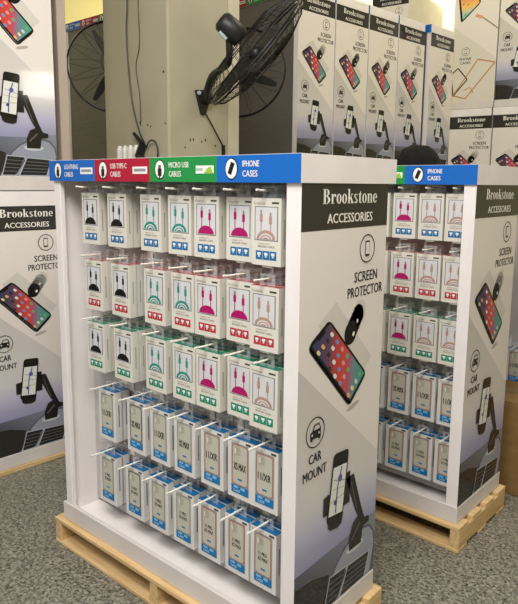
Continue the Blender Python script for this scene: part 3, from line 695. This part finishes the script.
# ------------------------------------------------------------------ cords, plug and white grille on the pillar's left face
t = empty('power_cable', PLF(-.27, 1.72)); tag(t, 'long black power cable hanging down the pillar’s left face into a plug', 'cable', 'cables on the pillar')
b = B(); b.tube(path([PLF(-.34, 3.2, .02), PLF(-.355, 2.57, .02), PLF(-.37, 2.40, .02), PLF(-.36, 2.2, .02), PLF(-.325, 1.97, .02), PLF(-.26, 1.80, .02), PLF(-.215, 1.735, .02), PLF(-.19, 1.70, .02)]), .0042, 'black', 6); loc_build(b, 'cord', t)
b = B(); b.tube(path([PLF(-.19, 1.70, .02), PLF(-.15, 1.735, .025), PLF(-.10, 1.73, .025), PLF(-.08, 1.68, .02), PLF(-.09, 1.60, .02)]), .0045, 'black', 6); loc_build(b, 'loop', t)
b = B(); b.tube([PLF(-.30, 1.785, .03), PLF(-.21, 1.715, .03)], [.011, .013], 'black', 8); b.tube([PLF(-.215, 1.72, .03), PLF(-.25, 1.655, .03), PLF(-.22, 1.60, .03)], [.02, .028, .03], 'black', 8); loc_build(b, 'plug', t)
t = empty('power_cable', PLF(-.24, 2.2)); tag(t, 'thin second black cable hanging beside the first on the pillar’s left face', 'cable', 'cables on the pillar')
b = B(); b.tube(path([PLF(-.262, 3.2, .005), PLF(-.267, 2.57, .005), PLF(-.262, 2.3, .005), PLF(-.30, 2.18, .005), PLF(-.27, 2.02, .005), PLF(-.262, 1.90, .005), PLF(-.265, 1.83, .005)]), .0028, 'black', 6); loc_build(b, 'cord', t)
t = empty('wall_grille', PLF(-.41, 1.58)); tag(t, 'white ribbed plastic grille low on the pillar’s left face, just above the header', 'grille')
for k in range(4):
    b = B(); x = -.452+k*.058
    b.tube([PLF(x, 1.42, .03), PLF(x, 1.69, .03), PLF(x, 1.715, .028)], [.02, .02, .012], 'white', 10); loc_build(b, 'rib', t)
b = B(); q = [(-.475, 1.42), (-.255, 1.42), (-.255, 1.68), (-.475, 1.68)]
f0 = [PLF(x, z, .001) for x, z in q]; f1 = [PLF(x, z, .012) for x, z in q]; b.poly(f1, mk='pillar2'); b.poly(f0[::-1], mk='pillar2')
for i in range(4): j = (i+1) % 4; b.poly([f0[i], f0[j], f1[j], f1[i]], mk='pillar2')
loc_build(b, 'back_plate', t)

# ------------------------------------------------------------------ person between the second and third stands
def skin_mesh(name, verts, edges, radii, parent, mk, root=0, sub=2):
    me = bpy.data.meshes.new(name); me.from_pydata(verts, edges, [])
    o = bpy.data.objects.new(name, me); COL.objects.link(o)
    bm = bmesh.new(); bm.from_mesh(me); ly = bm.verts.layers.skin.verify(); bm.verts.ensure_lookup_table()
    for i, v in enumerate(bm.verts): v[ly].radius = radii[i] if isinstance(radii[i], tuple) else (radii[i],)*2; v[ly].use_root = (i == root)
    bm.to_mesh(me); bm.free()
    o.modifiers.new('skin', 'SKIN').use_smooth_shade = True; sb = o.modifiers.new('sub', 'SUBSURF'); sb.levels = sb.render_levels = sub
    bpy.context.view_layer.update()
    m2 = bpy.data.meshes.new_from_object(o.evaluated_get(bpy.context.evaluated_depsgraph_get()))
    bpy.data.objects.remove(o)
    m2.materials.clear(); m2.materials.append(M[mk]); m2.polygons.foreach_set('use_smooth', [True]*len(m2.polygons)); m2.polygons.foreach_set('material_index', [0]*len(m2.polygons))
    return link(name, m2, parent)
def person(loc, rz, label):
    t = empty('person', loc, rz); tag(t, label, 'person')
    # faces +y
    V = [(0, 0, .93), (0, .01, 1.10), (0, 0, 1.27), (0, -.01, 1.38), (0, 0, 1.45), (0, .015, 1.53), (0, .02, 1.60)]; E = [(i, i+1) for i in range(6)]; Rd = [(.15, .11), (.135, .10), (.15, .105), (.12, .08), (.052, .052), (.075, .09), (.07, .085)]
    for s in (-1, 1):
        n = len(V); V += [(s*.09, 0, .86), (s*.095, .01, .48), (s*.10, -.01, .09), (s*.10, .10, .045)]; E += [(0, n), (n, n+1), (n+1, n+2), (n+2, n+3)]; Rd += [.085, .06, .042, .038]
        n = len(V); V += [(s*.185, -.01, 1.36), (s*.215, -.02, 1.10), (s*.20, .10, .90), (s*.195, .13, .84)]; E += [(3, n), (n, n+1), (n+1, n+2), (n+2, n+3)]; Rd += [.055, .042, .031, .032]
        w = len(V)-1
        for k, (dx_, L_) in enumerate(((-.026, .065), (-.009, .078), (.009, .074), (.026, .058))):
            n = len(V); V += [(s*.195+dx_*.3, .145+dx_, .80), (s*.19+dx_*.2, .155+dx_, .80-L_*.55), (s*.18+dx_*.2, .15+dx_, .80-L_)]; E += [(w, n), (n, n+1), (n+1, n+2)]; Rd += [.0095, .0085, .007]
        n = len(V); V += [(s*.175, .17, .83), (s*.168, .185, .795)]; E += [(w, n), (n, n+1)]; Rd += [.011, .009]
    skin_mesh('body', V, E, Rd, t, 'skin')
    V = [(0, 0, .93), (0, .01, 1.10), (0, 0, 1.27), (0, -.01, 1.385)]; E = [(0, 1), (1, 2), (2, 3)]; Rd = [(.17, .128), (.15, .115), (.165, .12), (.125, .09)]
    for s in (-1, 1):
        n = len(V); V += [(s*.185, -.01, 1.355), (s*.21, -.017, 1.16)]; E += [(3, n), (n, n+1)]; Rd += [.068, .06]
    skin_mesh('shirt', V, E, Rd, t, 'shirt')
    V = [(0, 0, .95), (0, 0, .90)]; E = [(0, 1)]; Rd = [(.168, .125), (.165, .125)]
    for s in (-1, 1):
        n = len(V); V += [(s*.09, 0, .82), (s*.095, .01, .48), (s*.10, -.01, .07)]; E += [(1, n), (n, n+1), (n+1, n+2)]; Rd += [.1, .074, .06]
    skin_mesh('trousers', V, E, Rd, t, 'trouser')
    for s in (-1, 1):
        skin_mesh('shoe', [(s*.10, -.05, .042), (s*.10, .06, .04), (s*.10, .14, .032)], [(0, 1), (1, 2)], [.043, .042, .032], t, 'black')
        b = B(); b.lathe((s*.032, .108, 1.585), (0, 1, 0), [(.001, .006), (.009, .003), (.011, -.004)], 'white', 10); e = b.build('eye', t)
        b = B(); b.lathe((s*.092, .01, 1.57), (s, 0, 0), [(.001, .012), (.022, .010), (.026, 0), (.018, -.02)], 'skin', 12); b.build('ear', t)
    b = B(); b.tube([(0, .098, 1.585), (0, .122, 1.552), (0, .10, 1.545)], [.009, .014, .01], 'skin', 8); b.build('nose', t)
    b = B(); b.tube([(-.024, .098, 1.522), (0, .106, 1.524), (.024, .098, 1.522)], [.004, .007, .004], 'tape', 6); b.build('mouth', t)
    # hair cap
    bm = bmesh.new(); bmesh.ops.create_icosphere(bm, subdivisions=4, radius=1)
    for v in list(bm.verts):
        x, y, z = v.co
        k = 1+.03*sin(9*x+4*z)*cos(7*y)+random.uniform(-.012, .012)
        v.co = Vector((x*.124*k, y*.132*k+.002, 1.59+z*.122*k))
    bmesh.ops.delete(bm, geom=[v for v in bm.verts if (v.co.y > .07 and v.co.z < 1.63) or v.co.z < 1.49], context='VERTS')
    me = bpy.data.meshes.new('hair'); bm.to_mesh(me); bm.free(); me.materials.append(M['hair']); me.polygons.foreach_set('use_smooth', [True]*len(me.polygons)); link('hair', me, t)
    return t
person((-.60, 1.83, -.005), .05, 'person with short black hair standing behind the second display, only the crown showing')

# unlinked helper meshes are dropped
for me in list(bpy.data.meshes):
    if me.users == 0: bpy.data.meshes.remove(me)
